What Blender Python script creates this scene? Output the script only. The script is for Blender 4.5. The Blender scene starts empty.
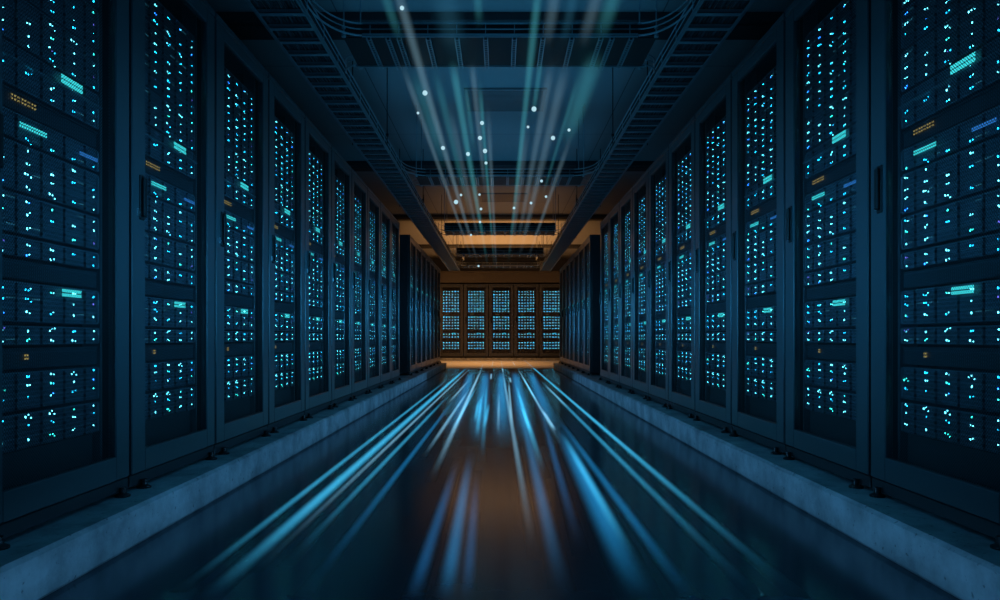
import bpy, bmesh, math, random
from mathutils import Vector, Matrix

random.seed(7)
SC = bpy.context.scene
COL = SC.collection
PI = math.pi

# ------------------------------------------------------------------ frame
F, CX, HY, CAMZ = 725.0, 500.0, 338.0, 0.725       # focal length in px, vanishing point, eye height
FACE, PL = 1.40, 0.141                              # rack front plane, plinth height
RACKW = 0.82

# ------------------------------------------------------------------ helpers
def link(o, parent=None):
    COL.objects.link(o)
    if parent is not None:
        o.parent = parent
    return o

def tag(o, label=None, cat=None, group=None, kind=None):
    if label: o['label'] = label
    if cat: o['category'] = cat
    if group: o['group'] = group
    if kind: o['kind'] = kind
    return o

def empty(name, loc, rz=0.0):
    o = bpy.data.objects.new(name, None)
    o.location = loc
    o.rotation_euler = (0, 0, rz)
    o.empty_display_size = 0.1
    return link(o)

def box(bm, x0, x1, y0, y1, z0, z1, bev=0.0, mi=0):
    r = bmesh.ops.create_cube(bm, size=1.0)
    vs = r['verts']
    bmesh.ops.scale(bm, vec=(x1 - x0, y1 - y0, z1 - z0), verts=vs)
    bmesh.ops.translate(bm, vec=((x0 + x1) / 2, (y0 + y1) / 2, (z0 + z1) / 2), verts=vs)
    fs = {f for v in vs for f in v.link_faces}
    for f in fs: f.material_index = mi
    if bev > 0:
        es = list({e for v in vs for e in v.link_edges})
        r = bmesh.ops.bevel(bm, geom=es, offset=bev, segments=1, affect='EDGES', profile=0.5)
        for f in r['faces']: f.material_index = mi

def tube(bm, pts, r, n=8, mi=0, cap=True):
    rings = []
    for i, p in enumerate(pts):
        p = Vector(p)
        a = Vector(pts[max(i - 1, 0)]); b = Vector(pts[min(i + 1, len(pts) - 1)])
        t = (b - a).normalized()
        up = Vector((0, 0, 1)) if abs(t.z) < 0.9 else Vector((1, 0, 0))
        s = t.cross(up).normalized(); u = s.cross(t).normalized()
        rings.append([bm.verts.new(p + s * (math.cos(2 * PI * k / n) * r) + u * (math.sin(2 * PI * k / n) * r)) for k in range(n)])
    for a, b in zip(rings, rings[1:]):
        for k in range(n):
            f = bm.faces.new((a[k], a[(k + 1) % n], b[(k + 1) % n], b[k])); f.smooth = True; f.material_index = mi
    if cap:
        bm.faces.new(rings[0][::-1]).material_index = mi
        bm.faces.new(rings[-1]).material_index = mi

def lathe(bm, prof, n=20, mi=0, at=(0, 0, 0)):
    rings = []
    for (r, z) in prof:
        rings.append([bm.verts.new((at[0] + r * math.cos(2 * PI * k / n), at[1] + r * math.sin(2 * PI * k / n), at[2] + z)) for k in range(n)])
    for a, b in zip(rings, rings[1:]):
        for k in range(n):
            f = bm.faces.new((a[k], a[(k + 1) % n], b[(k + 1) % n], b[k])); f.material_index = mi
    bm.faces.new(rings[0][::-1]).material_index = mi
    bm.faces.new(rings[-1]).material_index = mi

def mesh_of(name, bm, mats):
    bmesh.ops.recalc_face_normals(bm, faces=bm.faces[:])
    me = bpy.data.meshes.new(name)
    bm.to_mesh(me); bm.free()
    for m in (mats if isinstance(mats, (list, tuple)) else [mats]):
        me.materials.append(m)
    return me

def obj(name, bm, mats, parent=None):
    return link(bpy.data.objects.new(name, mesh_of(name, bm, mats)), parent)

# ------------------------------------------------------------------ materials
def mat(name):
    m = bpy.data.materials.new(name); m.use_nodes = True
    nt = m.node_tree
    return m, nt, nt.nodes, nt.links, nt.nodes['Principled BSDF']

def plain(name, col, rough=0.5, metal=0.0, noise=0.0, nscale=12.0, bump=0.0):
    m, nt, N, L, b = mat(name)
    b.inputs['Base Color'].default_value = (*col, 1)
    b.inputs['Roughness'].default_value = rough
    b.inputs['Metallic'].default_value = metal
    if noise > 0 or bump > 0:
        tc = N.new('ShaderNodeTexCoord'); nz = N.new('ShaderNodeTexNoise')
        nz.inputs['Scale'].default_value = nscale; nz.inputs['Detail'].default_value = 6
        L.new(tc.outputs['Object'], nz.inputs['Vector'])
        mp = N.new('ShaderNodeMapRange')
        mp.inputs['To Min'].default_value = 1 - noise; mp.inputs['To Max'].default_value = 1 + noise
        L.new(nz.outputs['Fac'], mp.inputs['Value'])
        mx = N.new('ShaderNodeMix'); mx.data_type = 'RGBA'; mx.blend_type = 'MULTIPLY'
        mx.inputs['Factor'].default_value = 1
        mx.inputs['A'].default_value = (*col, 1)
        L.new(mp.outputs['Result'], mx.inputs['B'])
        L.new(mx.outputs['Result'], b.inputs['Base Color'])
        if bump > 0:
            bp = N.new('ShaderNodeBump'); bp.inputs['Strength'].default_value = bump; bp.inputs['Distance'].default_value = 0.01
            L.new(nz.outputs['Fac'], bp.inputs['Height']); L.new(bp.outputs['Normal'], b.inputs['Normal'])
    return m

def emit(name, col, strength):
    m = bpy.data.materials.new(name); m.use_nodes = True
    nt = m.node_tree; nt.nodes.clear()
    e = nt.nodes.new('ShaderNodeEmission'); o = nt.nodes.new('ShaderNodeOutputMaterial')
    e.inputs['Color'].default_value = (*col, 1); e.inputs['Strength'].default_value = strength
    nt.links.new(e.outputs[0], o.inputs['Surface'])
    return m

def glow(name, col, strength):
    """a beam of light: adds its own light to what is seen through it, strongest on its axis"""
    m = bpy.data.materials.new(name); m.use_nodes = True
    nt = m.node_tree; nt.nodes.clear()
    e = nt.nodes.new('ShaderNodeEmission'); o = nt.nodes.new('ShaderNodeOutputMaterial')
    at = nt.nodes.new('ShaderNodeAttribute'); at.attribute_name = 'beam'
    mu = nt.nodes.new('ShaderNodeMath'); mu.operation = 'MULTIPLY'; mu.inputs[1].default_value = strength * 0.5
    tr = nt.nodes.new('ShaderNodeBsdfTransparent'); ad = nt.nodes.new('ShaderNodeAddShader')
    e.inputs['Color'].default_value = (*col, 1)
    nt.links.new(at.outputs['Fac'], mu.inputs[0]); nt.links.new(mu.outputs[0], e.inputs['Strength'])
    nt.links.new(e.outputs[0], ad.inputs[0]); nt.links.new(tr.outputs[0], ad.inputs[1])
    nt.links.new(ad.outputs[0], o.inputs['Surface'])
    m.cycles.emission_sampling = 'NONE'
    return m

M_frame = plain('rack_paint', (0.074, 0.080, 0.088), 0.33, 0.0, 0.08, 40)
M_body = plain('cabinet_dark', (0.05, 0.053, 0.058), 0.55)
M_kick = plain('kick_paint', (0.025, 0.027, 0.03), 0.5)
M_black = plain('black_plastic', (0.004, 0.004, 0.005), 0.45)
M_steel = plain('lock_steel', (0.6, 0.62, 0.65), 0.3, 1.0)
M_rail = plain('rail_steel', (0.22, 0.23, 0.25), 0.35, 0.8)
M_tray = plain('tray_steel', (0.42, 0.46, 0.50), 0.38, 0.6, 0.1, 20)
M_traydk = plain('tray_pan', (0.012, 0.013, 0.015), 0.55, 0.2)
M_cable = plain('cable_jacket', (0.02, 0.022, 0.026), 0.5)
M_cable2 = plain('cable_jacket_grey', (0.06, 0.065, 0.075), 0.5)
M_beam = plain('beam_paint', (0.045, 0.045, 0.048), 0.7)
M_wall = plain('wall_paint', (0.16, 0.16, 0.17), 0.8, 0, 0.1, 3)
M_soffit = plain('soffit_paint', (0.12, 0.105, 0.09), 0.6, 0, 0.08, 3)
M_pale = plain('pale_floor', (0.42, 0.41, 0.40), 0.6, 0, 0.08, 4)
M_vent = plain('vent_paint', (0.22, 0.22, 0.23), 0.6)

# perforated door sheet: round holes on a staggered grid
def perforated():
    m, nt, N, L, b = mat('perforated_steel')
    b.inputs['Base Color'].default_value = (0.012, 0.013, 0.016, 1); b.inputs['Roughness'].default_value = 0.55
    tc = N.new('ShaderNodeTexCoord'); mp = N.new('ShaderNodeMapping')
    mp.inputs['Rotation'].default_value = (PI / 2, 0, 0)
    L.new(tc.outputs['Object'], mp.inputs['Vector'])
    mp2 = N.new('ShaderNodeMapping'); mp2.inputs['Rotation'].default_value = (0, 0, PI / 4); mp2.inputs['Scale'].default_value = (125, 125, 125)
    L.new(mp.outputs['Vector'], mp2.inputs['Vector'])
    vo = N.new('ShaderNodeTexVoronoi'); vo.voronoi_dimensions = '2D'; vo.inputs['Randomness'].default_value = 0; vo.inputs['Scale'].default_value = 1
    L.new(mp2.outputs['Vector'], vo.inputs['Vector'])
    gt = N.new('ShaderNodeMath'); gt.operation = 'GREATER_THAN'; gt.inputs[1].default_value = 0.44
    L.new(vo.outputs['Distance'], gt.inputs[0])
    tr = N.new('ShaderNodeBsdfTransparent'); mx = N.new('ShaderNodeMixShader')
    L.new(gt.outputs[0], mx.inputs['Fac']); L.new(tr.outputs[0], mx.inputs[1]); L.new(b.outputs[0], mx.inputs[2])
    L.new(mx.outputs[0], N['Material Output'].inputs['Surface'])
    return m
M_mesh = perforated()

# server faceplate: fine rows of vent slots
def faceplate(name, col, sx, sz, dark):
    m, nt, N, L, b = mat(name)
    tc = N.new('ShaderNodeTexCoord'); mp = N.new('ShaderNodeMapping'); mp.inputs['Rotation'].default_value = (PI / 2, 0, 0)
    L.new(tc.outputs['Object'], mp.inputs['Vector'])
    br = N.new('ShaderNodeTexBrick'); br.offset = 0.0 if sz > 40 else 0.5
    br.inputs['Scale'].default_value = 1.0
    br.inputs['Brick Width'].default_value = sx; br.inputs['Row Height'].default_value = sz if sz < 1 else 0.02
    br.inputs['Mortar Size'].default_value = 0.0022; br.inputs['Mortar Smooth'].default_value = 0.1
    br.inputs['Color1'].default_value = (*dark, 1); br.inputs['Color2'].default_value = (*dark, 1)
    br.inputs['Mortar'].default_value = (*col, 1)
    L.new(mp.outputs['Vector'], br.inputs['Vector'])
    L.new(br.outputs['Color'], b.inputs['Base Color'])
    b.inputs['Roughness'].default_value = 0.45
    return m
M_srv = faceplate('server_face', (0.14, 0.17, 0.21), 0.009, 0.0135, (0.03, 0.037, 0.05))
M_fill = faceplate('filler_face', (0.06, 0.07, 0.085), 0.010, 0.09, (0.016, 0.02, 0.027))
M_lip = plain('server_lip', (0.20, 0.24, 0.28), 0.35, 0.3)

# LEDs
LS = 1.0
LED = [emit('led_white_teal', (0.07, 0.52, 0.64), 16), emit('led_cyan', (0.006, 0.34, 0.62), 16),
       emit('led_blue', (0.012, 0.16, 0.80), 14), emit('led_violet', (0.12, 0.12, 0.70), 2.2),
       emit('led_dim', (0.05, 0.30, 0.44), 0.6), emit('led_green', (0.02, 0.55, 0.48), 12)]
M_disp = emit('display_teal', (0.04, 0.60, 0.66), 1.5)
M_disp2 = emit('display_blue', (0.03, 0.22, 0.70), 0.9)
M_amber = emit('display_amber', (0.64, 0.52, 0.17), 0.5)

# polished floor
def floor_mat():
    m, nt, N, L, b = mat('polished_floor')
    tc = N.new('ShaderNodeTexCoord')
    n1 = N.new('ShaderNodeTexNoise'); n1.inputs['Scale'].default_value = 1.6; n1.inputs['Detail'].default_value = 8; n1.inputs['Roughness'].default_value = 0.6
    L.new(tc.outputs['Object'], n1.inputs['Vector'])
    cr = N.new('ShaderNodeValToRGB')
    cr.color_ramp.elements[0].position = 0.3; cr.color_ramp.elements[0].color = (0.052, 0.074, 0.098, 1)
    cr.color_ramp.elements[1].position = 0.75; cr.color_ramp.elements[1].color = (0.076, 0.10, 0.128, 1)
    L.new(n1.outputs['Fac'], cr.inputs['Fac']); L.new(cr.outputs['Color'], b.inputs['Base Color'])
    mr = N.new('ShaderNodeMapRange'); mr.inputs['To Min'].default_value = 0.15; mr.inputs['To Max'].default_value = 0.18
    L.new(n1.outputs['Fac'], mr.inputs['Value']); L.new(mr.outputs['Result'], b.inputs['Roughness'])
    b.inputs['IOR'].default_value = 1.75
    b.inputs['Specular Tint'].default_value = (0.55, 0.82, 1.0, 1)
    return m
M_floor = floor_mat()

def concrete():
    m, nt, N, L, b = mat('concrete')
    tc = N.new('ShaderNodeTexCoord')
    n1 = N.new('ShaderNodeTexNoise'); n1.inputs['Scale'].default_value = 5; n1.inputs['Detail'].default_value = 10; n1.inputs['Roughness'].default_value = 0.65
    n2 = N.new('ShaderNodeTexNoise'); n2.inputs['Scale'].default_value = 42; n2.inputs['Detail'].default_value = 3
    for n in (n1, n2): L.new(tc.outputs['Object'], n.inputs['Vector'])
    cr = N.new('ShaderNodeValToRGB')
    cr.color_ramp.elements[0].position = 0.34; cr.color_ramp.elements[0].color = (0.26, 0.27, 0.28, 1)
    cr.color_ramp.elements[1].position = 0.66; cr.color_ramp.elements[1].color = (0.60, 0.61, 0.62, 1)
    L.new(n1.outputs['Fac'], cr.inputs['Fac'])
    pit = N.new('ShaderNodeValToRGB')
    pit.color_ramp.elements[0].position = 0.27; pit.color_ramp.elements[0].color = (0.45, 0.45, 0.45, 1)
    pit.color_ramp.elements[1].position = 0.36; pit.color_ramp.elements[1].color = (1, 1, 1, 1)
    L.new(n2.outputs['Fac'], pit.inputs['Fac'])
    mx = N.new('ShaderNodeMix'); mx.data_type = 'RGBA'; mx.blend_type = 'MULTIPLY'; mx.inputs['Factor'].default_value = 1
    L.new(cr.outputs['Color'], mx.inputs['A']); L.new(pit.outputs['Color'], mx.inputs['B'])
    L.new(mx.outputs['Result'], b.inputs['Base Color'])
    b.inputs['Roughness'].default_value = 0.75
    bp = N.new('ShaderNodeBump'); bp.inputs['Strength'].default_value = 0.35; bp.inputs['Distance'].default_value = 0.006
    L.new(n2.outputs['Fac'], bp.inputs['Height']); L.new(bp.outputs['Normal'], b.inputs['Normal'])
    return m
M_conc = concrete()

def ceiling_mat():
    m, nt, N, L, b = mat('ceiling_panels')
    tc = N.new('ShaderNodeTexCoord'); br = N.new('ShaderNodeTexBrick'); br.offset = 0
    br.inputs['Scale'].default_value = 1; br.inputs['Brick Width'].default_value = 2.7; br.inputs['Row Height'].default_value = 2.4
    br.inputs['Mortar Size'].default_value = 0.006
    br.inputs['Color1'].default_value = (0.36, 0.37, 0.38, 1); br.inputs['Color2'].default_value = (0.34, 0.35, 0.36, 1)
    br.inputs['Mortar'].default_value = (0.14, 0.14, 0.15, 1)
    mp = N.new('ShaderNodeMapping'); mp.inputs['Location'].default_value = (1.35, 0, 0)
    L.new(tc.outputs['Object'], mp.inputs['Vector']); L.new(mp.outputs['Vector'], br.inputs['Vector'])
    L.new(br.outputs['Color'], b.inputs['Base Color']); b.inputs['Roughness'].default_value = 0.75
    return m
M_ceil = ceiling_mat()

# ------------------------------------------------------------------ room
WX, Y0, Y1, ZC = 2.60, -3.6, 24.9, 3.425

def shell(name, x0, x1, y0, y1, z0, z1, m, bev=0.0, label=None):
    bm = bmesh.new(); box(bm, x0, x1, y0, y1, z0, z1, bev)
    return tag(obj(name, bm, m), label, None, None, 'structure')

shell('floor', -WX, WX, Y0, Y1, -0.12, 0.0, M_floor, label='dark polished floor of the aisle')
shell('ceiling', -WX, WX, Y0, Y1, ZC, ZC + 0.12, M_ceil, label='panelled ceiling above the cable trays')
shell('wall_left', -WX - 0.12, -WX, Y0, Y1, -0.12, ZC + 0.12, M_wall, label='wall behind the left row of racks')
shell('wall_right', WX, WX + 0.12, Y0, Y1, -0.12, ZC + 0.12, M_wall, label='wall behind the right row of racks')
shell('wall_back', -WX - 0.12, WX + 0.12, Y1, Y1 + 0.12, -0.12, ZC + 0.12, M_wall, label='far end wall behind the facing racks')
shell('wall_front', -WX - 0.12, WX + 0.12, Y0 - 0.12, Y0, -0.12, ZC + 0.12, M_wall, label='wall behind the viewer')

def plinth(name, s, label):
    bm = bmesh.new()
    a, b = sorted((s * 1.262, s * (WX - 0.002)))
    box(bm, a, b, -3.0, 17.12, 0.0005, PL, 0.012)
    return tag(obj(name, bm, M_conc), label, None, None, 'structure')
plinth('trim_1', -1, 'concrete plinth under the left row of racks')
plinth('trim_2', 1, 'concrete plinth under the right row of racks')
k = 3
for y, nm in ((1.0, 'overhead'), (6.0, 'above the nearest crossing tray'), (11.05, 'above the second crossing tray'), (15.85, 'before the orange bay'), (20.9, 'at the far end')):
    bm = bmesh.new()
    box(bm, -WX + 0.002, WX - 0.002, y, y + 0.40, ZC - 0.07, ZC - 0.0005, 0.004)
    box(bm, -WX + 0.002, WX - 0.002, y + 0.08, y + 0.32, ZC - 0.085, ZC - 0.068, 0.004)
    tag(obj('trim_%d' % k, bm, M_beam), 'dark shallow beam across the ceiling, %s' % nm, None, None, 'structure'); k += 1
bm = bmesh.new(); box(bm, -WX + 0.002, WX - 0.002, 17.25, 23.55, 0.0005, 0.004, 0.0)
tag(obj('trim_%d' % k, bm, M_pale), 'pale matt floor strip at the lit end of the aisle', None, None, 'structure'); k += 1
# soffit over the facing racks
bm = bmesh.new()
box(bm, -WX + 0.002, WX - 0.002, 23.62, Y1 - 0.002, 2.53, 2.86, 0.006)
box(bm, -WX + 0.002, WX - 0.002, 23.58, 23.66, 2.86, 2.90, 0.004)
tag(obj('trim_%d' % k, bm, M_soffit), 'painted soffit over the facing racks', None, None, 'structure'); k += 1
# low base under the facing racks
bm = bmesh.new(); box(bm, -WX + 0.002, WX - 0.002, 23.56, Y1 - 0.002, 0.0005, 0.07, 0.006)
tag(obj('trim_%d' % k, bm, M_conc), 'low concrete base under the facing racks', None, None, 'structure')

# ------------------------------------------------------------------ server rack (built once, then copied)
# local frame: x along the face (left to right as one faces it), y into the rack, z up from the plinth
def leds(bm, x, z, s, mi, y=-0.0022):
    vs = [bm.verts.new((x + dx * s, 0.0, z + dz * s)) for dx, dz in ((-.5, -.35), (-.35, -.5), (.35, -.5), (.5, -.35), (.5, .35), (.35, .5), (-.35, .5), (-.5, .35))]
    c = bm.verts.new((x, y, z))
    for i in range(8):
        f = bm.faces.new((vs[i], vs[(i + 1) % 8], c)); f.material_index = mi

def pick():
    r = random.random()
    return 0 if r < .50 else 1 if r < .82 else 2 if r < .89 else 3 if r < .92 else 5

COLS = (-0.238, -0.119, 0.0, 0.119, 0.238)
UNITS = [  # z0, z1 (world heights), LED rows, extras
    (0.385, 0.500, (0.417, 0.456, 0.486), ()),
    (0.503, 0.625, (0.543, 0.579, 0.607), ()),
    (0.700, 0.765, (0.718, 0.750), ()),
    (0.770, 0.897, (0.803, 0.842, 0.872), ('mid',)),
    (0.966, 1.032, (0.978, 1.010), ()),
    (1.036, 1.160, (1.060, 1.105, 1.140), ()),
    (1.164, 1.312, (1.184, 1.225, 1.255, 1.294), ()),
    (1.316, 1.400, (1.332,), ('bars',)),
    (1.470, 1.598, (1.494, 1.530, 1.558), ('top',)),
    (1.602, 1.752, (1.617, 1.654, 1.690, 1.732), ()),
    (1.756, 1.900, (1.776, 1.808, 1.842, 1.880), ()),
    (1.904, 2.028, (1.925, 1.962, 2.002), ()),
    (2.032, 2.150, (2.052, 2.085, 2.118), ()),
]
FILLERS = [(0.628, 0.697, 'amber_icon'), (0.900, 0.963, None), (1.403, 1.467, 'amber_bar')]
SY = 0.045        # how far the server faces sit behind the door sheet

def matrix(bm, x0, x1, z0, z1, nx, nz, gap=0.28):
    for i in range(nx):
        for j in range(nz):
            w = (x1 - x0) / nx; h = (z1 - z0) / nz
            box(bm, x0 + (i + gap / 2) * w, x0 + (i + 1 - gap / 2) * w, -0.012, -0.009, z0 + (j + gap / 2) * h, z0 + (j + 1 - gap / 2) * h)

def make_rack(loc, rz):
    R = empty('server_rack', loc, rz)
    T = 2.335 - PL
    # cabinet: sides, top, floor, back
    bm = bmesh.new()
    box(bm, -0.403, -0.378, 0.032, 1.05, 0.03, T, 0.003)
    box(bm, 0.378, 0.403, 0.032, 1.05, 0.03, T, 0.003)
    box(bm, -0.378, 0.378, 0.032, 1.05, T - 0.022, T - 0.001, 0.0)
    box(bm, -0.378, 0.378, 0.032, 1.05, 0.032, 0.056, 0.0)
    box(bm, -0.378, 0.378, 1.03, 1.049, 0.056, T - 0.022, 0.0)
    obj('cabinet_body', bm, M_body, R)
    bm = bmesh.new()                                   # cap strip over the door
    box(bm, -0.404, 0.404, 0.0, 0.03, T - 0.034, T, 0.004)
    obj('top_fascia', bm, M_frame, R)
    bm = bmesh.new()                                   # kick plate under the door
    box(bm, -0.403, 0.403, 0.006, 0.03, 0.014, 0.058, 0.003)
    obj('kick_plate', bm, M_kick, R)
    for fx, fy in ((-0.33, 0.02), (0.33, 0.02), (-0.33, 0.98), (0.33, 0.98)):
        bm = bmesh.new()
        lathe(bm, ((0.027, 0.0), (0.027, 0.006), (0.018, 0.011), (0.012, 0.014), (0.012, 0.034)), 16, 0, (fx, fy - 0.03 if fy < 0.5 else fy, 0))
        obj('levelling_foot', bm, M_black, R)
    # door
    d0, d1 = 0.062, T - 0.038
    o0, o1 = 0.29 - PL, 2.235 - PL
    bm = bmesh.new()
    box(bm, -0.400, -0.296, 0.0, 0.03, d0, d1, 0.004)
    box(bm, 0.306, 0.400, 0.0, 0.03, d0, d1, 0.004)
    box(bm, -0.298, 0.308, 0.0, 0.028, d0, o0, 0.003)
    box(bm, -0.298, 0.308, 0.0, 0.028, o1, d1, 0.003)
    D = obj('door', bm, M_frame, R)
    bm = bmesh.new()
    vs = [bm.verts.new(p) for p in ((-0.298, 0.014, o0 - 0.002), (0.308, 0.014, o0 - 0.002), (0.308, 0.014, o1 + 0.002), (-0.298, 0.014, o1 + 0.002))]
    bm.faces.new(vs)
    obj('mesh_panel', bm, M_mesh, D)
    # recessed-looking swing handle with its bar
    bm = bmesh.new()
    hz0, hz1, hx = 1.185 - PL, 1.36 - PL, -0.330
    box(bm, hx - 0.017, hx + 0.017, -0.006, 0.004, hz0, hz1, 0.003)
    box(bm, hx - 0.011, hx + 0.011, -0.019, -0.005, hz0 + 0.012, hz1 - 0.01, 0.004)
    obj('handle', bm, M_black, D)
    bm = bmesh.new()
    tube(bm, ((hx - 0.027, -0.006, hz0 + 0.026), (hx - 0.027, 0.002, hz0 + 0.026)), 0.006, 12)
    box(bm, hx - 0.034, hx - 0.020, -0.003, 0.002, hz0 + 0.014, hz0 + 0.042, 0.001)
    obj('lock', bm, M_steel, D)
    # mounting rails
    for s in (-1, 1):
        bm = bmesh.new()
        box(bm, s * 0.278 - 0.006, s * 0.278 + 0.006, SY - 0.006, SY + 0.06, 0.06, T - 0.03, 0.001)
        obj('mounting_rail', bm, M_rail, R)
    # servers
    for (z0, z1, rows, extra) in UNITS:
        a, b = z0 - PL, z1 - PL
        bm = bmesh.new()
        box(bm, -0.268, 0.268, 0.0, 0.62, a + 0.004, b - 0.003, 0.0015)
        for s in (-1, 1):                              # ears with a pull handle
            box(bm, s * 0.262 - 0.006, s * 0.262 + 0.006, -0.004, 0.0, a + 0.008, b - 0.008, 0.001, 1)
        for xr in (-0.1785, -0.0595, 0.0595, 0.1785):   # upright ribs added to hide the LEDs from grazing views
            box(bm, xr - 0.003, xr + 0.003, -0.0085, 0.0, a + 0.006, b - 0.008, 0.0, 0)
        box(bm, -0.255, 0.255, -0.004, 0.0, b - 0.007, b - 0.0035, 0.0, 1)
        hgt = b - a
        nb = max(1, round(hgt / 0.043))
        for q in range(1, nb):                         # joints between drive rows
            zq = a + hgt * q / nb
            box(bm, -0.255, 0.255, -0.003, 0.0, zq - 0.0012, zq + 0.0012, 0.0, 1)
        if 'top' in extra:
            box(bm, -0.268, 0.268, -0.016, 0.0, 1.547 - PL, 1.553 - PL, 0.001, 1)
        u = obj('server_unit', bm, [M_srv, M_lip], R); u.location = (0, SY, 0)
        bm = bmesh.new()
        for z in rows:
            z -= PL
            for ci, cx in enumerate(COLS):
                if random.random() < 0.07: continue
                n = 1 if ci == 4 else random.choice((1, 2, 2, 2, 3))
                main = pick()
                for q in range(n):
                    x = cx + (q - (n - 1) / 2) * 0.0125 + random.uniform(-.002, .002)
                    zz = z + random.uniform(-.004, .004) + (random.choice((-.008, 0.008)) if q == 2 else 0)
                    leds(bm, x, zz, random.choice((0.0046, 0.0055, 0.0066)) if q == 0 else 0.0040, main if random.random() < .75 else pick())
            for g in range(4):                         # faint rows of port lights between the columns
                if random.random() < 0.16:
                    x0 = COLS[g] + 0.022
                    for q in range(random.choice((4, 6, 8))):
                        leds(bm, x0 + q * 0.0105, z + 0.003, 0.0042, 4)
        obj('indicator_lights', bm, LED, u)
        if 'mid' in extra:
            bm = bmesh.new(); matrix(bm, 0.035, 0.145, 0.860 - PL, 0.888 - PL, 7, 2)
            obj('status_display', bm, M_disp, u)
        if 'top' in extra:
            bm = bmesh.new(); matrix(bm, 0.030, 0.152, 1.560 - PL, 1.592 - PL, 7, 2)
            obj('status_display', bm, M_disp, u)
        if 'bars' in extra:
            bm = bmesh.new(); matrix(bm, -0.175, -0.045, 1.356 - PL, 1.374 - PL, 12, 2, 0.4)
            obj('status_display', bm, M_disp, u)
            bm = bmesh.new(); matrix(bm, 0.135, 0.245, 1.350 - PL, 1.364 - PL, 12, 2, 0.4)
            obj('status_display', bm, M_disp2, u)
    for (z0, z1, extra) in FILLERS:
        a, b = z0 - PL, z1 - PL
        bm = bmesh.new()
        box(bm, -0.268, 0.268, 0.006, 0.03, a + 0.003, b - 0.003, 0.002)
        box(bm, -0.262, 0.262, -0.001, 0.006, b - 0.010, b - 0.004, 0.0)
        u = obj('blanking_panel', bm, M_fill, R); u.location = (0, SY, 0)
        if extra == 'amber_bar':
            bm = bmesh.new(); matrix(bm, -0.200, -0.075, 1.431 - PL, 1.453 - PL, 8, 2, 0.6)
            o = obj('status_display', bm, M_amber, u); o.location = (0, 0.012, 0)
        if extra == 'amber_icon':
            bm = bmesh.new(); matrix(bm, -0.135, -0.115, 0.657 - PL, 0.677 - PL, 2, 2, 0.45)
            o = obj('status_display', bm, M_amber, u); o.location = (0, 0.012, 0)
    # blanks above and below the servers
    bm = bmesh.new()
    box(bm, -0.268, 0.268, SY + 0.02, SY + 0.03, 0.06, 0.383 - PL, 0.002)
    obj('lower_blank', bm, M_body, R)
    return R

KIDS = {}
def kids(o):
    return KIDS.get(o.name, [])

def copy_tree(o, parent=None):
    c = o.copy(); COL.objects.link(c)
    if parent is not None: c.parent = parent
    for ch in kids(o): copy_tree(ch, c)
    return c

ORD = ['first', 'second', 'third', 'fourth', 'fifth', 'sixth', 'seventh', 'eighth', 'ninth', 'tenth', 'eleventh', 'twelfth',
       'thirteenth', 'fourteenth', 'fifteenth', 'sixteenth', 'seventeenth', 'eighteenth', 'nineteenth', 'twentieth',
       'twenty-first', 'twenty-second', 'twenty-third', 'twenty-fourth', 'twenty-fifth', 'twenty-sixth', 'twenty-seventh', 'twenty-eighth',
       'twenty-ninth', 'thirtieth', 'thirty-first', 'thirty-second', 'thirty-third', 'thirty-fourth', 'thirty-fifth', 'thirty-sixth', 'thirty-seventh', 'thirty-eighth', 'thirty-ninth', 'fortieth', 'forty-first', 'forty-second', 'forty-third', 'forty-fourth', 'forty-fifth']
S1 = 1.93
proto = make_rack((-FACE, S1 + 0.41, PL), PI / 2)
for o in bpy.data.objects:
    if o.parent is not None:
        KIDS.setdefault(o.parent.name, []).append(o)
NAMES_FAR = ['nearest the viewer', 'second from the viewer', 'third from the viewer', 'fourth from the viewer', 'fifth from the viewer',
             'sixth from the viewer', 'seventh from the viewer', 'eighth from the viewer', 'ninth from the viewer', 'last before the gap']
for side, s in (('left', -1), ('right', 1)):
    for i in range(10):
        r = proto if (s < 0 and i == 0) else copy_tree(proto)
        r.location = (s * FACE, S1 + 0.41 + i * RACKW, PL); r.rotation_euler = (0, 0, -s * PI / 2)
        tag(r, 'black rack in the %s front row, %s' % (side, NAMES_FAR[i]), 'server rack', 'server racks in the %s front row' % side)
    for i in range(7):
        r = copy_tree(proto)
        r.location = (s * FACE, 11.28 + 0.41 + i * RACKW, PL); r.rotation_euler = (0, 0, -s * PI / 2)
        w = ['first past the gap, side panel showing', 'second past the gap', 'third past the gap', 'fourth past the gap', 'fifth past the gap', 'sixth past the gap', 'last one at the lit end'][i]
        tag(r, 'dark rack in the %s far row, %s' % (side, w), 'server rack', 'server racks in the %s far row' % side)
BACK = 23.60
bm = bmesh.new()
zr = 0.43
while zr < 2.13:
    if not any(z0 - 0.008 < zr < z1 + 0.008 for (z0, z1, extra) in FILLERS):
        for cx in (-0.235, -0.141, -0.047, 0.047, 0.141, 0.235):
            leds(bm, cx, zr - PL, random.choice((0.020, 0.023, 0.026)), random.choice((0, 1, 1, 1, 0)), -0.004)
    zr += 0.084
BACK_LED = mesh_of('indicator_lights', bm, [emit('far_led_teal', (0.07, 0.40, 0.52), 7.0), emit('far_led_blue', (0.03, 0.36, 0.58), 8.0)])
for i in range(5):
    r = copy_tree(proto)
    r.location = ((i - 2) * RACKW + 0.04, BACK, 0.0705); r.rotation_euler = (0, 0, 0); r.scale = (1, 1, 1.1)
    seen = False
    for u in r.children:
        if u.name.startswith('server_unit'):
            for q in u.children:
                if q.name.startswith('indicator_lights'):
                    if not seen: q.data = BACK_LED; q.location = (0, 0, 0); seen = True
                    else: bpy.data.objects.remove(q)
    w = ['leftmost and most warmly lit', 'second from the left', 'middle one', 'fourth from the left', 'rightmost beside the dark row'][i]
    tag(r, 'server rack facing the aisle on the end wall, %s' % w, 'server rack', 'server racks across the end of the aisle')

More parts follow.
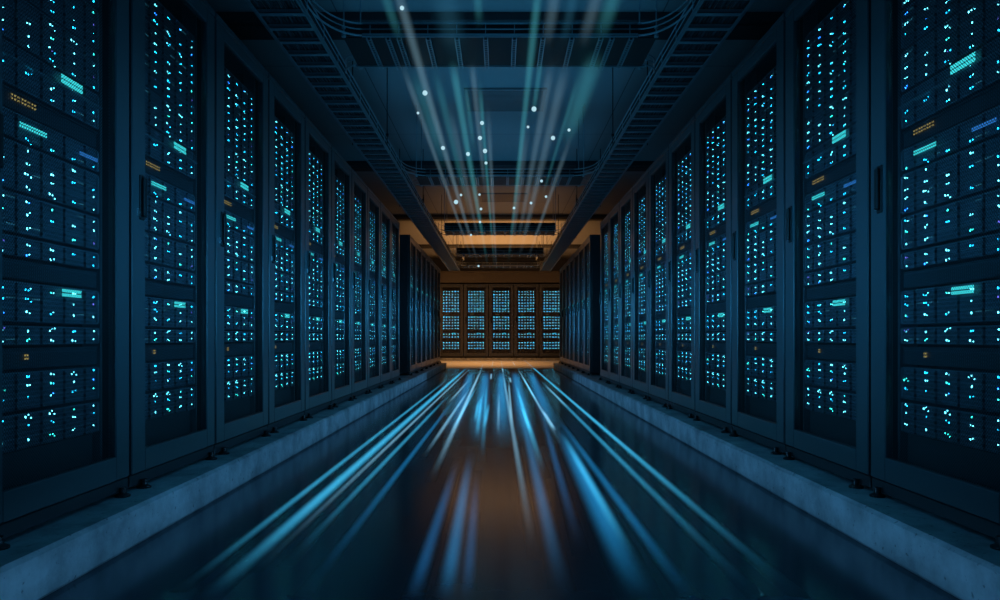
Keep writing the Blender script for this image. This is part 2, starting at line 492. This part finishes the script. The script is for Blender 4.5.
# ------------------------------------------------------------------ cable trays
TZ = 2.60
def arc(c, rx, ry, a0, a1, z, n=10):
    return [(c[0] + rx * math.cos(a0 + (a1 - a0) * i / n), c[1] + ry * math.sin(a0 + (a1 - a0) * i / n), z) for i in range(n + 1)]

for side, s in (('left', -1), ('right', 1)):
    ya, yb = 2.3, 20.3
    T = empty('cable_tray', (s * 1.265, ya, TZ))
    tag(T, 'long ladder cable tray hung above the %s racks' % side, 'cable tray', 'ladder cable trays under the ceiling')
    W = 0.148
    for q in (-1, 1):
        bm = bmesh.new()
        a, b = sorted((q * W, q * (W - 0.018)))
        box(bm, a, b, 0, yb - ya, 0.0, 0.006, 0.0)
        box(bm, q * W - 0.004, q * W + 0.004, 0, yb - ya, 0.0, 0.014, 0.0)
        for zz, rr in ((0.055, 0.004), (0.10, 0.005)):
            tube(bm, ((q * (W + 0.002), 0, zz), (q * (W + 0.002), yb - ya, zz)), rr, 6)
        yy = 0.3
        while yy < yb - ya:
            tube(bm, ((q * W, yy, 0.01), (q * W, yy, 0.10)), 0.003, 5)
            yy += 0.4
        obj('side_rail', bm, M_tray, T)
        bm = bmesh.new(); box(bm, q * (W - 0.006) - 0.001, q * (W - 0.006) + 0.001, 0.01, yb - ya - 0.01, 0.014, 0.098, 0.0)
        obj('side_liner', bm, M_traydk, T)
    y = 0.09
    while y < yb - ya - 0.05:
        bm = bmesh.new()
        box(bm, -W, W, y, y + 0.045, 0.004, 0.012, 0.001)
        box(bm, -W, W, y, y + 0.006, 0.004, 0.026, 0.0)
        obj('rung', bm, M_tray, T)
        y += 0.2
    y = 1.45
    while y < yb - ya:
        for q in (-1, 1):
            bm = bmesh.new()
            tube(bm, ((q * (W + 0.02), y, 0.0), (q * (W + 0.02), y, ZC - TZ - 0.0005)), 0.005, 8)
            tube(bm, ((q * (W + 0.02), y, 0.086), (q * (W + 0.02), y, 0.112)), 0.013, 8)
            obj('hanger_rod', bm, M_traydk, T)
        y += 3.3
    # cables lying in the tray
    for i in range(12):
        cx = -0.125 + 0.25 * i / 11
        ph = random.random() * 6; rr = random.choice((0.009, 0.010, 0.011))
        pts = [(s * 1.265 + cx, yy, TZ + 0.027 + rr + 0.004 * math.sin(yy * 2.3 + ph) ** 2) for yy in [ya + 0.05 + (yb - ya - 0.1) * t / 60 for t in range(61)]]
        bm = bmesh.new(); tube(bm, pts, rr, 6)
        o = obj('data_cable', bm, M_cable2 if i % 3 == 0 else M_cable)
        tag(o, 'thin dark data cable running along the %s cable tray' % side, 'cable', 'data cables in the %s long tray' % side)

CROSS = [(4.52, 'nearest'), (8.42, 'second'), (12.72, 'third'), (16.25, 'fourth'), (18.9, 'farthest')]
XW = 1.094
for (yn, nm) in CROSS:
    T = empty('cable_tray', (0, yn, TZ))
    tag(T, 'ladder cable tray crossing between the two long trays, %s one' % nm, 'cable tray', 'ladder cable trays under the ceiling')
    w = 0.50
    for yy, far in ((0.0, False), (w, True)):
        bm = bmesh.new()
        xr = 0.86 if not far else 1.0
        for z, r in ((0.012, 0.006), (0.050, 0.004), (0.085, 0.005)):
            pts = [(-xr, yy, z), (xr, yy, z)]
            tube(bm, pts, r, 6)
            for q in (-1, 1):                          # rails sweep round into the long tray
                rx = XW - xr; ry = 0.42 if not far else 0.14
                sg = -1 if not far else 1
                pp = [(q * (xr + rx * math.sin(t * PI / 20)), yy + sg * ry * (1 - math.cos(t * PI / 20)), z) for t in range(11)]
                tube(bm, pp, r, 6)
        box(bm, -xr, xr, yy - 0.004, yy + 0.004, 0.0, 0.022, 0.0)
        x = -0.81
        while x < 0.83:
            tube(bm, ((x, yy, 0.012), (x, yy, 0.085)), 0.0028, 6)
            x += 0.18
        obj('side_rail', bm, M_tray, T)
        bm = bmesh.new(); sd = 0.012 if not far else -0.012
        box(bm, -0.98, 0.98, yy + sd - 0.002, yy + sd + 0.002, 0.012, 0.083 if yn < 10 else 0.15, 0.0)
        obj('side_liner', bm, M_traydk, T)
    for x in (-0.82, -0.70, -0.63, -0.449, -0.269, -0.09, 0.09, 0.269, 0.449, 0.63, 0.70, 0.82):
        bm = bmesh.new()
        ext = 0.03 if abs(x) == 0.70 else 0.0
        for dx in (-0.0125, 0.0125):
            box(bm, x + dx - 0.0032, x + dx + 0.0032, 0.0, w + ext, -0.012, 0.0, 0.0)
        for t in range(1, 14):                         # punched cross-links
            box(bm, x - 0.010, x + 0.010, w * t / 14 - 0.005, w * t / 14 + 0.004, -0.009, -0.003, 0.0)
        obj('rung', bm, M_tray, T)
    bm = bmesh.new(); box(bm, -0.98, 0.98, 0.02, w - 0.02, 0.004, 0.010, 0.0)
    obj('tray_pan', bm, M_traydk, T)
    for q in (-1, 1):
        for yy in (-0.02, w + 0.02):
            bm = bmesh.new()
            tube(bm, ((q * 0.97, yy, -0.01), (q * 0.97, yy, ZC - TZ - 0.002)), 0.005, 8)
            tube(bm, ((q * 0.97, yy, -0.008), (q * 0.97, yy, 0.012)), 0.014, 8)
            tube(bm, ((q * 0.97, yy, 0.046), (q * 0.97, yy, 0.060)), 0.012, 8)
            obj('hanger_rod', bm, M_tray, T)
    for i in range(8):
        cy = yn + 0.06 + 0.38 * i / 7
        pts = [(x, cy, TZ + 0.020) for x in [-0.95 + 1.9 * t / 24 for t in range(25)]]
        bm = bmesh.new(); tube(bm, pts, 0.009, 6)
        tag(obj('data_cable', bm, M_cable2 if i % 3 == 0 else M_cable), 'thin dark data cable lying in the %s crossing tray' % nm, 'cable', 'data cables in the %s crossing tray' % nm)

# ceiling vents
for (yc, nm) in ((8.2, 'in the bluish nearest bay'), (13.9, 'in the brown bay behind')):
    V = empty('ceiling_vent', (0.06, yc, ZC))
    tag(V, 'dark rectangular vent in the ceiling centre, %s' % nm, 'vent', 'ceiling vents')
    bm = bmesh.new()
    for a in ((-0.45, 0.45, -0.38, -0.34), (-0.45, 0.45, 0.34, 0.38), (-0.45, -0.41, -0.34, 0.34), (0.41, 0.45, -0.34, 0.34)):
        box(bm, a[0], a[1], a[2], a[3], -0.022, -0.0005, 0.003)
    obj('vent_frame', bm, M_vent, V)
    bm = bmesh.new()
    for i in range(17):
        y = -0.33 + i * 0.04
        box(bm, -0.41, 0.41, y, y + 0.024, -0.016, -0.006, 0.0)
    obj('louvre_grille', bm, M_vent, V)

# ------------------------------------------------------------------ light trails on the floor, light streaks overhead
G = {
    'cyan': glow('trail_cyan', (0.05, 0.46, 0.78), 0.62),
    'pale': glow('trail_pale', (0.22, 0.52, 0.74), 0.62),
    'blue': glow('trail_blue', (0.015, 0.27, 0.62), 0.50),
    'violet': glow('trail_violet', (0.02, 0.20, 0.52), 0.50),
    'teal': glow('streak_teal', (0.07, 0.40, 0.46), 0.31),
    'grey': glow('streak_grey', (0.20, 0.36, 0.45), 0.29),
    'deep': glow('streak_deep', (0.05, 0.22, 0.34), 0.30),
}

def floor_pt(px, py, z=0.0):
    d = F * (CAMZ - z) / (py - HY)
    return Vector(((px - CX) * d / F, d, z))

def sheet(name, A, B, w, thick, m, br, flat, fin, fout, n=40, na=12):
    """a lens-shaped ray of light from A to B, fading to its edges and ends"""
    bm = bmesh.new()
    lay = bm.verts.layers.float.new('beam')
    A = Vector(A); B = Vector(B)
    t = (B - A).normalized(); s = Vector((t.y, -t.x, 0)).normalized()
    def vert(p, v):
        q = bm.verts.new(p); q[lay] = v; return q
    rows = []
    for i in range(n + 1):
        f = i / n                                        # finer towards the near end
        k = (A.y * (B.y / A.y) ** f - A.y) / (B.y - A.y)
        p = A + (B - A) * k
        e = min(1.0, f / max(fin, 1e-3)) * min(1.0, (1 - f) / max(fout, 1e-3))
        e = e * e * (3 - 2 * e)
        rt, rb = [], []
        for j in range(na + 1):
            c = -1 + 2 * j / na
            g = math.cos(c * PI / 2) ** 2
            h = thick * g + 0.0001
            q = p + s * (c * w * 0.5)
            v = br * e * g ** 1.3
            rt.append(vert((q.x, q.y, q.z + (h if flat else h / 2)), v)); rb.append(vert((q.x, q.y, q.z - (0 if flat else h / 2)), v))
        rows.append((rt, rb))
    for (t0, b0), (t1, b1) in zip(rows, rows[1:]):
        for j in range(na):
            bm.faces.new((t0[j], t0[j + 1], t1[j + 1], t1[j])); bm.faces.new((b0[j + 1], b0[j], b1[j], b1[j + 1]))
        bm.faces.new((t0[0], t1[0], b1[0], b0[0])); bm.faces.new((t1[na], t0[na], b0[na], b1[na]))
    for (tt, bb), fl in ((rows[0], False), (rows[-1], True)):
        for j in range(na):
            q = (tt[j], tt[j + 1], bb[j + 1], bb[j])
            bm.faces.new(q if fl else q[::-1])
    return obj(name, bm, m)

# (x,y) near end, (x,y) far end, width in metres, brightness, colour, fade near, fade far
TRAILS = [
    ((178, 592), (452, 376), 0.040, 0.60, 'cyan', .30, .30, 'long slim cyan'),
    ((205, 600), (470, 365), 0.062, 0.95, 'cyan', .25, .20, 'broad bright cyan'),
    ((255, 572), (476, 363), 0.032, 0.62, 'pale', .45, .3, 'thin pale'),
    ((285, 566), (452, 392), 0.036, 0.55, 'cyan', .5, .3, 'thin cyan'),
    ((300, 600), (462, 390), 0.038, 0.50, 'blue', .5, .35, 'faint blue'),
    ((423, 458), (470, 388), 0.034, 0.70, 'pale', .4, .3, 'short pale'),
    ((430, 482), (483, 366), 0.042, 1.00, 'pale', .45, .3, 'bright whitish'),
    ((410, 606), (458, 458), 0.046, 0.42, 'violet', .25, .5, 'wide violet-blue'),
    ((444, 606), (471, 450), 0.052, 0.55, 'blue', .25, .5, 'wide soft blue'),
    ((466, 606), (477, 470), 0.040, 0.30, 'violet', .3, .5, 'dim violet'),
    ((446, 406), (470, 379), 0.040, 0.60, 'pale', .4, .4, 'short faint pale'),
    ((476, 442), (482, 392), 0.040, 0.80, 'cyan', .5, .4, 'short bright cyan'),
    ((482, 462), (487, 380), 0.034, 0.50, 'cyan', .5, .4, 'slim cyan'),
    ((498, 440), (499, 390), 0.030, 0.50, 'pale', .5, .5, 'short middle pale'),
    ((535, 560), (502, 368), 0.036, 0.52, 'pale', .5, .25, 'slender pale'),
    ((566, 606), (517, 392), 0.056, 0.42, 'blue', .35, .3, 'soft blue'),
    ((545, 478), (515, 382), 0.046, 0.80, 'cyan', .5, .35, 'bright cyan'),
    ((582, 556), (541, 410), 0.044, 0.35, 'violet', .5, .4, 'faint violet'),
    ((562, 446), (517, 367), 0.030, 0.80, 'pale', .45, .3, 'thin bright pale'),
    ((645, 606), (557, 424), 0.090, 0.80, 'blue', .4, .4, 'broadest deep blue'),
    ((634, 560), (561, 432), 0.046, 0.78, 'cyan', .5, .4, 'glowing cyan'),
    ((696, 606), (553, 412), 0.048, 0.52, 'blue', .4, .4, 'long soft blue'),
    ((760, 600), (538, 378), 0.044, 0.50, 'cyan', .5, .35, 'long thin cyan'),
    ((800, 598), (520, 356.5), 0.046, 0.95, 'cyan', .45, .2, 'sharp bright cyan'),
    ((449, 440), (472, 371), 0.15, 0.72, 'blue', .5, .2, 'added blue reflection'),  # these five glows are added, imitating the facing racks' reflection in the floor
    ((477, 446), (486, 371), 0.15, 0.78, 'blue', .5, .2, 'added blue reflection'),
    ((503, 448), (501, 371), 0.15, 0.82, 'blue', .5, .2, 'added blue reflection'),
    ((529, 446), (514.5, 371), 0.15, 0.82, 'blue', .5, .2, 'added blue reflection'),
    ((557, 440), (530, 371), 0.15, 0.72, 'blue', .5, .2, 'added blue reflection'),
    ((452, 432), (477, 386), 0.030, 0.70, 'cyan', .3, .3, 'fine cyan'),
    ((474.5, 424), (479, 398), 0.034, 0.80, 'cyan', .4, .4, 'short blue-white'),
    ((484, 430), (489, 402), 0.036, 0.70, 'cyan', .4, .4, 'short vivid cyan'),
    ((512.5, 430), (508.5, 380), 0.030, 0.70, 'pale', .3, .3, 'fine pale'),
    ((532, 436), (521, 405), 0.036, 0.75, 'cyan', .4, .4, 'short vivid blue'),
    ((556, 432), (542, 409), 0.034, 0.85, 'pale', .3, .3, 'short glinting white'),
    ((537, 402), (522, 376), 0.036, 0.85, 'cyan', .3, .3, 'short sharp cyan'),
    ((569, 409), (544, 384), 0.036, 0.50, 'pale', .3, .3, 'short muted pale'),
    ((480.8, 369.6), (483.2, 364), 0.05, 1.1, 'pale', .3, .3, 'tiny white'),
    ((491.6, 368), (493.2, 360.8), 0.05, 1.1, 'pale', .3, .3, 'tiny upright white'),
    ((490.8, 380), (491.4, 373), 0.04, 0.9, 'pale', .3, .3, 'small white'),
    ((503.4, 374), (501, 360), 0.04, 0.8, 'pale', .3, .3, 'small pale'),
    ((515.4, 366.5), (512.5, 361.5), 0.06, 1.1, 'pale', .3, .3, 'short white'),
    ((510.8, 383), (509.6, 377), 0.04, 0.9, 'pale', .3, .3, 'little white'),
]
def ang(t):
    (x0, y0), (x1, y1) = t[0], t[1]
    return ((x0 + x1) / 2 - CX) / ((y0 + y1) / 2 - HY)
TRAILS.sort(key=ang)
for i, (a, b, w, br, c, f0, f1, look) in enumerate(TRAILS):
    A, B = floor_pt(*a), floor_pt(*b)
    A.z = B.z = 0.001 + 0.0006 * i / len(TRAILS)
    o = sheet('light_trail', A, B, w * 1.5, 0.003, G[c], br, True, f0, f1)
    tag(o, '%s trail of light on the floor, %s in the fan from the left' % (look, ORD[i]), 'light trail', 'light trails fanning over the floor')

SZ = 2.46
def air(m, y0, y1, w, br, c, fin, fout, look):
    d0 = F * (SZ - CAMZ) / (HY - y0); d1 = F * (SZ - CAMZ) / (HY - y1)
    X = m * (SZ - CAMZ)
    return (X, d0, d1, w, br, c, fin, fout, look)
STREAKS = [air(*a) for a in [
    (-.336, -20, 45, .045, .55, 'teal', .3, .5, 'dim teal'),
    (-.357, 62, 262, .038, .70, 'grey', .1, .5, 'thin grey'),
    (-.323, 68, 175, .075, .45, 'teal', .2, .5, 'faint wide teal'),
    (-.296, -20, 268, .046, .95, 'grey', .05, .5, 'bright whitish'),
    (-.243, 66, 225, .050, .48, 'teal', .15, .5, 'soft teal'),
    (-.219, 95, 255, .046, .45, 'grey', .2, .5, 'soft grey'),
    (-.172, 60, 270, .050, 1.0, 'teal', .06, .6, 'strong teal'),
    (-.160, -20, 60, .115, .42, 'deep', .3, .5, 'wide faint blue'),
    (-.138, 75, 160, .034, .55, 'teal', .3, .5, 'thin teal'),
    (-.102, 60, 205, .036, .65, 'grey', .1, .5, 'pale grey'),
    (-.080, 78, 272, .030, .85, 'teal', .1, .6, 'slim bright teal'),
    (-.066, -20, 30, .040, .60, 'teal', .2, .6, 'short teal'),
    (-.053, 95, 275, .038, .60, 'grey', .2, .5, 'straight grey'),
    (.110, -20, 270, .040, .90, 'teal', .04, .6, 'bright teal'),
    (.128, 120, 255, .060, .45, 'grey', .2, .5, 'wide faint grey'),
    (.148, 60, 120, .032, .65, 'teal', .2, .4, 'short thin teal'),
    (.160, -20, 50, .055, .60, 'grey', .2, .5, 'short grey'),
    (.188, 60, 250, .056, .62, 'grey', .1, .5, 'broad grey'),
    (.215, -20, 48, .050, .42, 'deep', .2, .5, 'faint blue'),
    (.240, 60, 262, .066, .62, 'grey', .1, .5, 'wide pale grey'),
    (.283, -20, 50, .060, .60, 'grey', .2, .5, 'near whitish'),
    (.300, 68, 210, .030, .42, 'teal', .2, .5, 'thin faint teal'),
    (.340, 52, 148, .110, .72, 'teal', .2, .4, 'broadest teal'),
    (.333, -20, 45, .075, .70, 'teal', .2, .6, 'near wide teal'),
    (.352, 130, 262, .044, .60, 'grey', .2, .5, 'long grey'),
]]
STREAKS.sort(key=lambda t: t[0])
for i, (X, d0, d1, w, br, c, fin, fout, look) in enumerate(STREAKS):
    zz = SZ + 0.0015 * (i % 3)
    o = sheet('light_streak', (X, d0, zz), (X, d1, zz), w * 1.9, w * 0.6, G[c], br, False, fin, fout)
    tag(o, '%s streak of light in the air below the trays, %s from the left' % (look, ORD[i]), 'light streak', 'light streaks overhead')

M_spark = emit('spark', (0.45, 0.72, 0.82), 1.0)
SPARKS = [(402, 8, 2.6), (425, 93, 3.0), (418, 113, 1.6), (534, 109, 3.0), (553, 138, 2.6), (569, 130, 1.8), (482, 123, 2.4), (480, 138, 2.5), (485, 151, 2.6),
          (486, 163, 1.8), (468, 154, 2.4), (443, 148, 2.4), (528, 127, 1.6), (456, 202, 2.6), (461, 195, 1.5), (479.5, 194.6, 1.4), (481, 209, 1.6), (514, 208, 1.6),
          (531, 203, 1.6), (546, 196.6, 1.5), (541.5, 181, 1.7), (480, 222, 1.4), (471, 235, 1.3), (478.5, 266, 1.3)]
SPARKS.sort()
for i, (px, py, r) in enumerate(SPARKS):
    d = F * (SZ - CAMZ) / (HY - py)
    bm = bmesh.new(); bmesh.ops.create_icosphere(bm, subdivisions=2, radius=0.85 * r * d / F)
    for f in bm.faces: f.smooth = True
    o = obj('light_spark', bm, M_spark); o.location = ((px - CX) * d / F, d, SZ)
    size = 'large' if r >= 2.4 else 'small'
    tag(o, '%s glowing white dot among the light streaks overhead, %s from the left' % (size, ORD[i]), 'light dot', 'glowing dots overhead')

# ------------------------------------------------------------------ lights
def area(name, loc, rot, sx, sy, power, col, spread=180):
    l = bpy.data.lights.new(name, 'AREA'); l.shape = 'RECTANGLE'; l.size = sx; l.size_y = sy
    l.energy = power; l.color = col; l.spread = math.radians(spread)
    o = bpy.data.objects.new(name, l); o.location = loc; o.rotation_euler = rot
    return link(o)

BLUE = (0.05, 0.46, 1.0)
for s in (-1, 1):                                        # unseen lamps added to boost each row's cool glow across the aisle
    area('cool_side', (s * 1.22, 8.6, 1.05), (0, s * PI / 2, 0), 0.3, 13.0, 33, BLUE, 42)
    area('plinth_fill', (0, 7.0, 0.08), (0, s * PI / 2, 0), 0.06, 11.0, 1.5, (0.13, 0.50, 1.0), 16)  # unseen lamp added to brighten the plinth fronts, as if from the trails
area('cool_floor_fill', (0, 6.5, 0.06), (PI, 0, 0), 1.6, 8.0, 10, BLUE, 120)  # unseen uplight added for the tray undersides, simulating light from the trails
area('cool_uplight', (0, 7.8, 2.75), (PI, 0, 0), 1.6, 9.0, 6, BLUE)
area('cool_overhead', (0, 5.4, 3.2), (0, 0, 0), 2.4, 7.0, 6, BLUE, 120)  # unseen fill lamp added to lift the blue on the near floor
WARM = (1.0, 0.45, 0.14)
area('cool_back', (0, -3.2, 1.7), (PI / 2, 0, 0), 4.0, 2.6, 16, BLUE)  # dim ambient fill added behind the viewer
area('warm_cove', (0, 19.3, 2.78), (PI, 0, 0), 3.2, 5.0, 75, WARM)
area('warm_bay', (0, 14.3, 2.8), (PI, 0, 0), 2.6, 2.6, 3.0, WARM)
area('warm_left', (-2.35, 22.2, 1.5), (math.radians(30), -PI / 2, 0), 1.6, 1.6, 11, WARM)
area('warm_right', (2.35, 22.2, 1.5), (math.radians(30), PI / 2, 0), 1.6, 1.6, 4, WARM)
area('warm_down', (-0.5, 20.6, 2.5), (0, 0, 0), 3.0, 4.0, 60, WARM, 90)

# ------------------------------------------------------------------ world, camera, view
w = bpy.data.worlds.new('World'); SC.world = w; w.use_nodes = True
w.node_tree.nodes['Background'].inputs[0].default_value = (0.01, 0.02, 0.04, 1)
w.node_tree.nodes['Background'].inputs[1].default_value = 0.2
cd = bpy.data.cameras.new('Camera'); cd.sensor_width = 36.0; cd.lens = F / 1000 * 36.0
cd.shift_x = 0.0; cd.shift_y = (HY - 300.0) / 1000.0; cd.clip_start = 0.05; cd.clip_end = 100
cam = bpy.data.objects.new('Camera', cd); cam.location = (0, 0, CAMZ); cam.rotation_euler = (PI / 2, 0, 0)
link(cam); SC.camera = cam
SC.view_settings.view_transform = 'Standard'; SC.view_settings.look = 'None'
SC.view_settings.exposure = 0.0; SC.view_settings.gamma = 1.0; SC.view_settings.use_curve_mapping = False
SC.cycles.use_denoising = True
SC.cycles.max_bounces = 8; SC.cycles.diffuse_bounces = 4; SC.cycles.glossy_bounces = 4
SC.cycles.transparent_max_bounces = 64; SC.cycles.volume_bounces = 0
SC.cycles.sample_clamp_indirect = 12.0
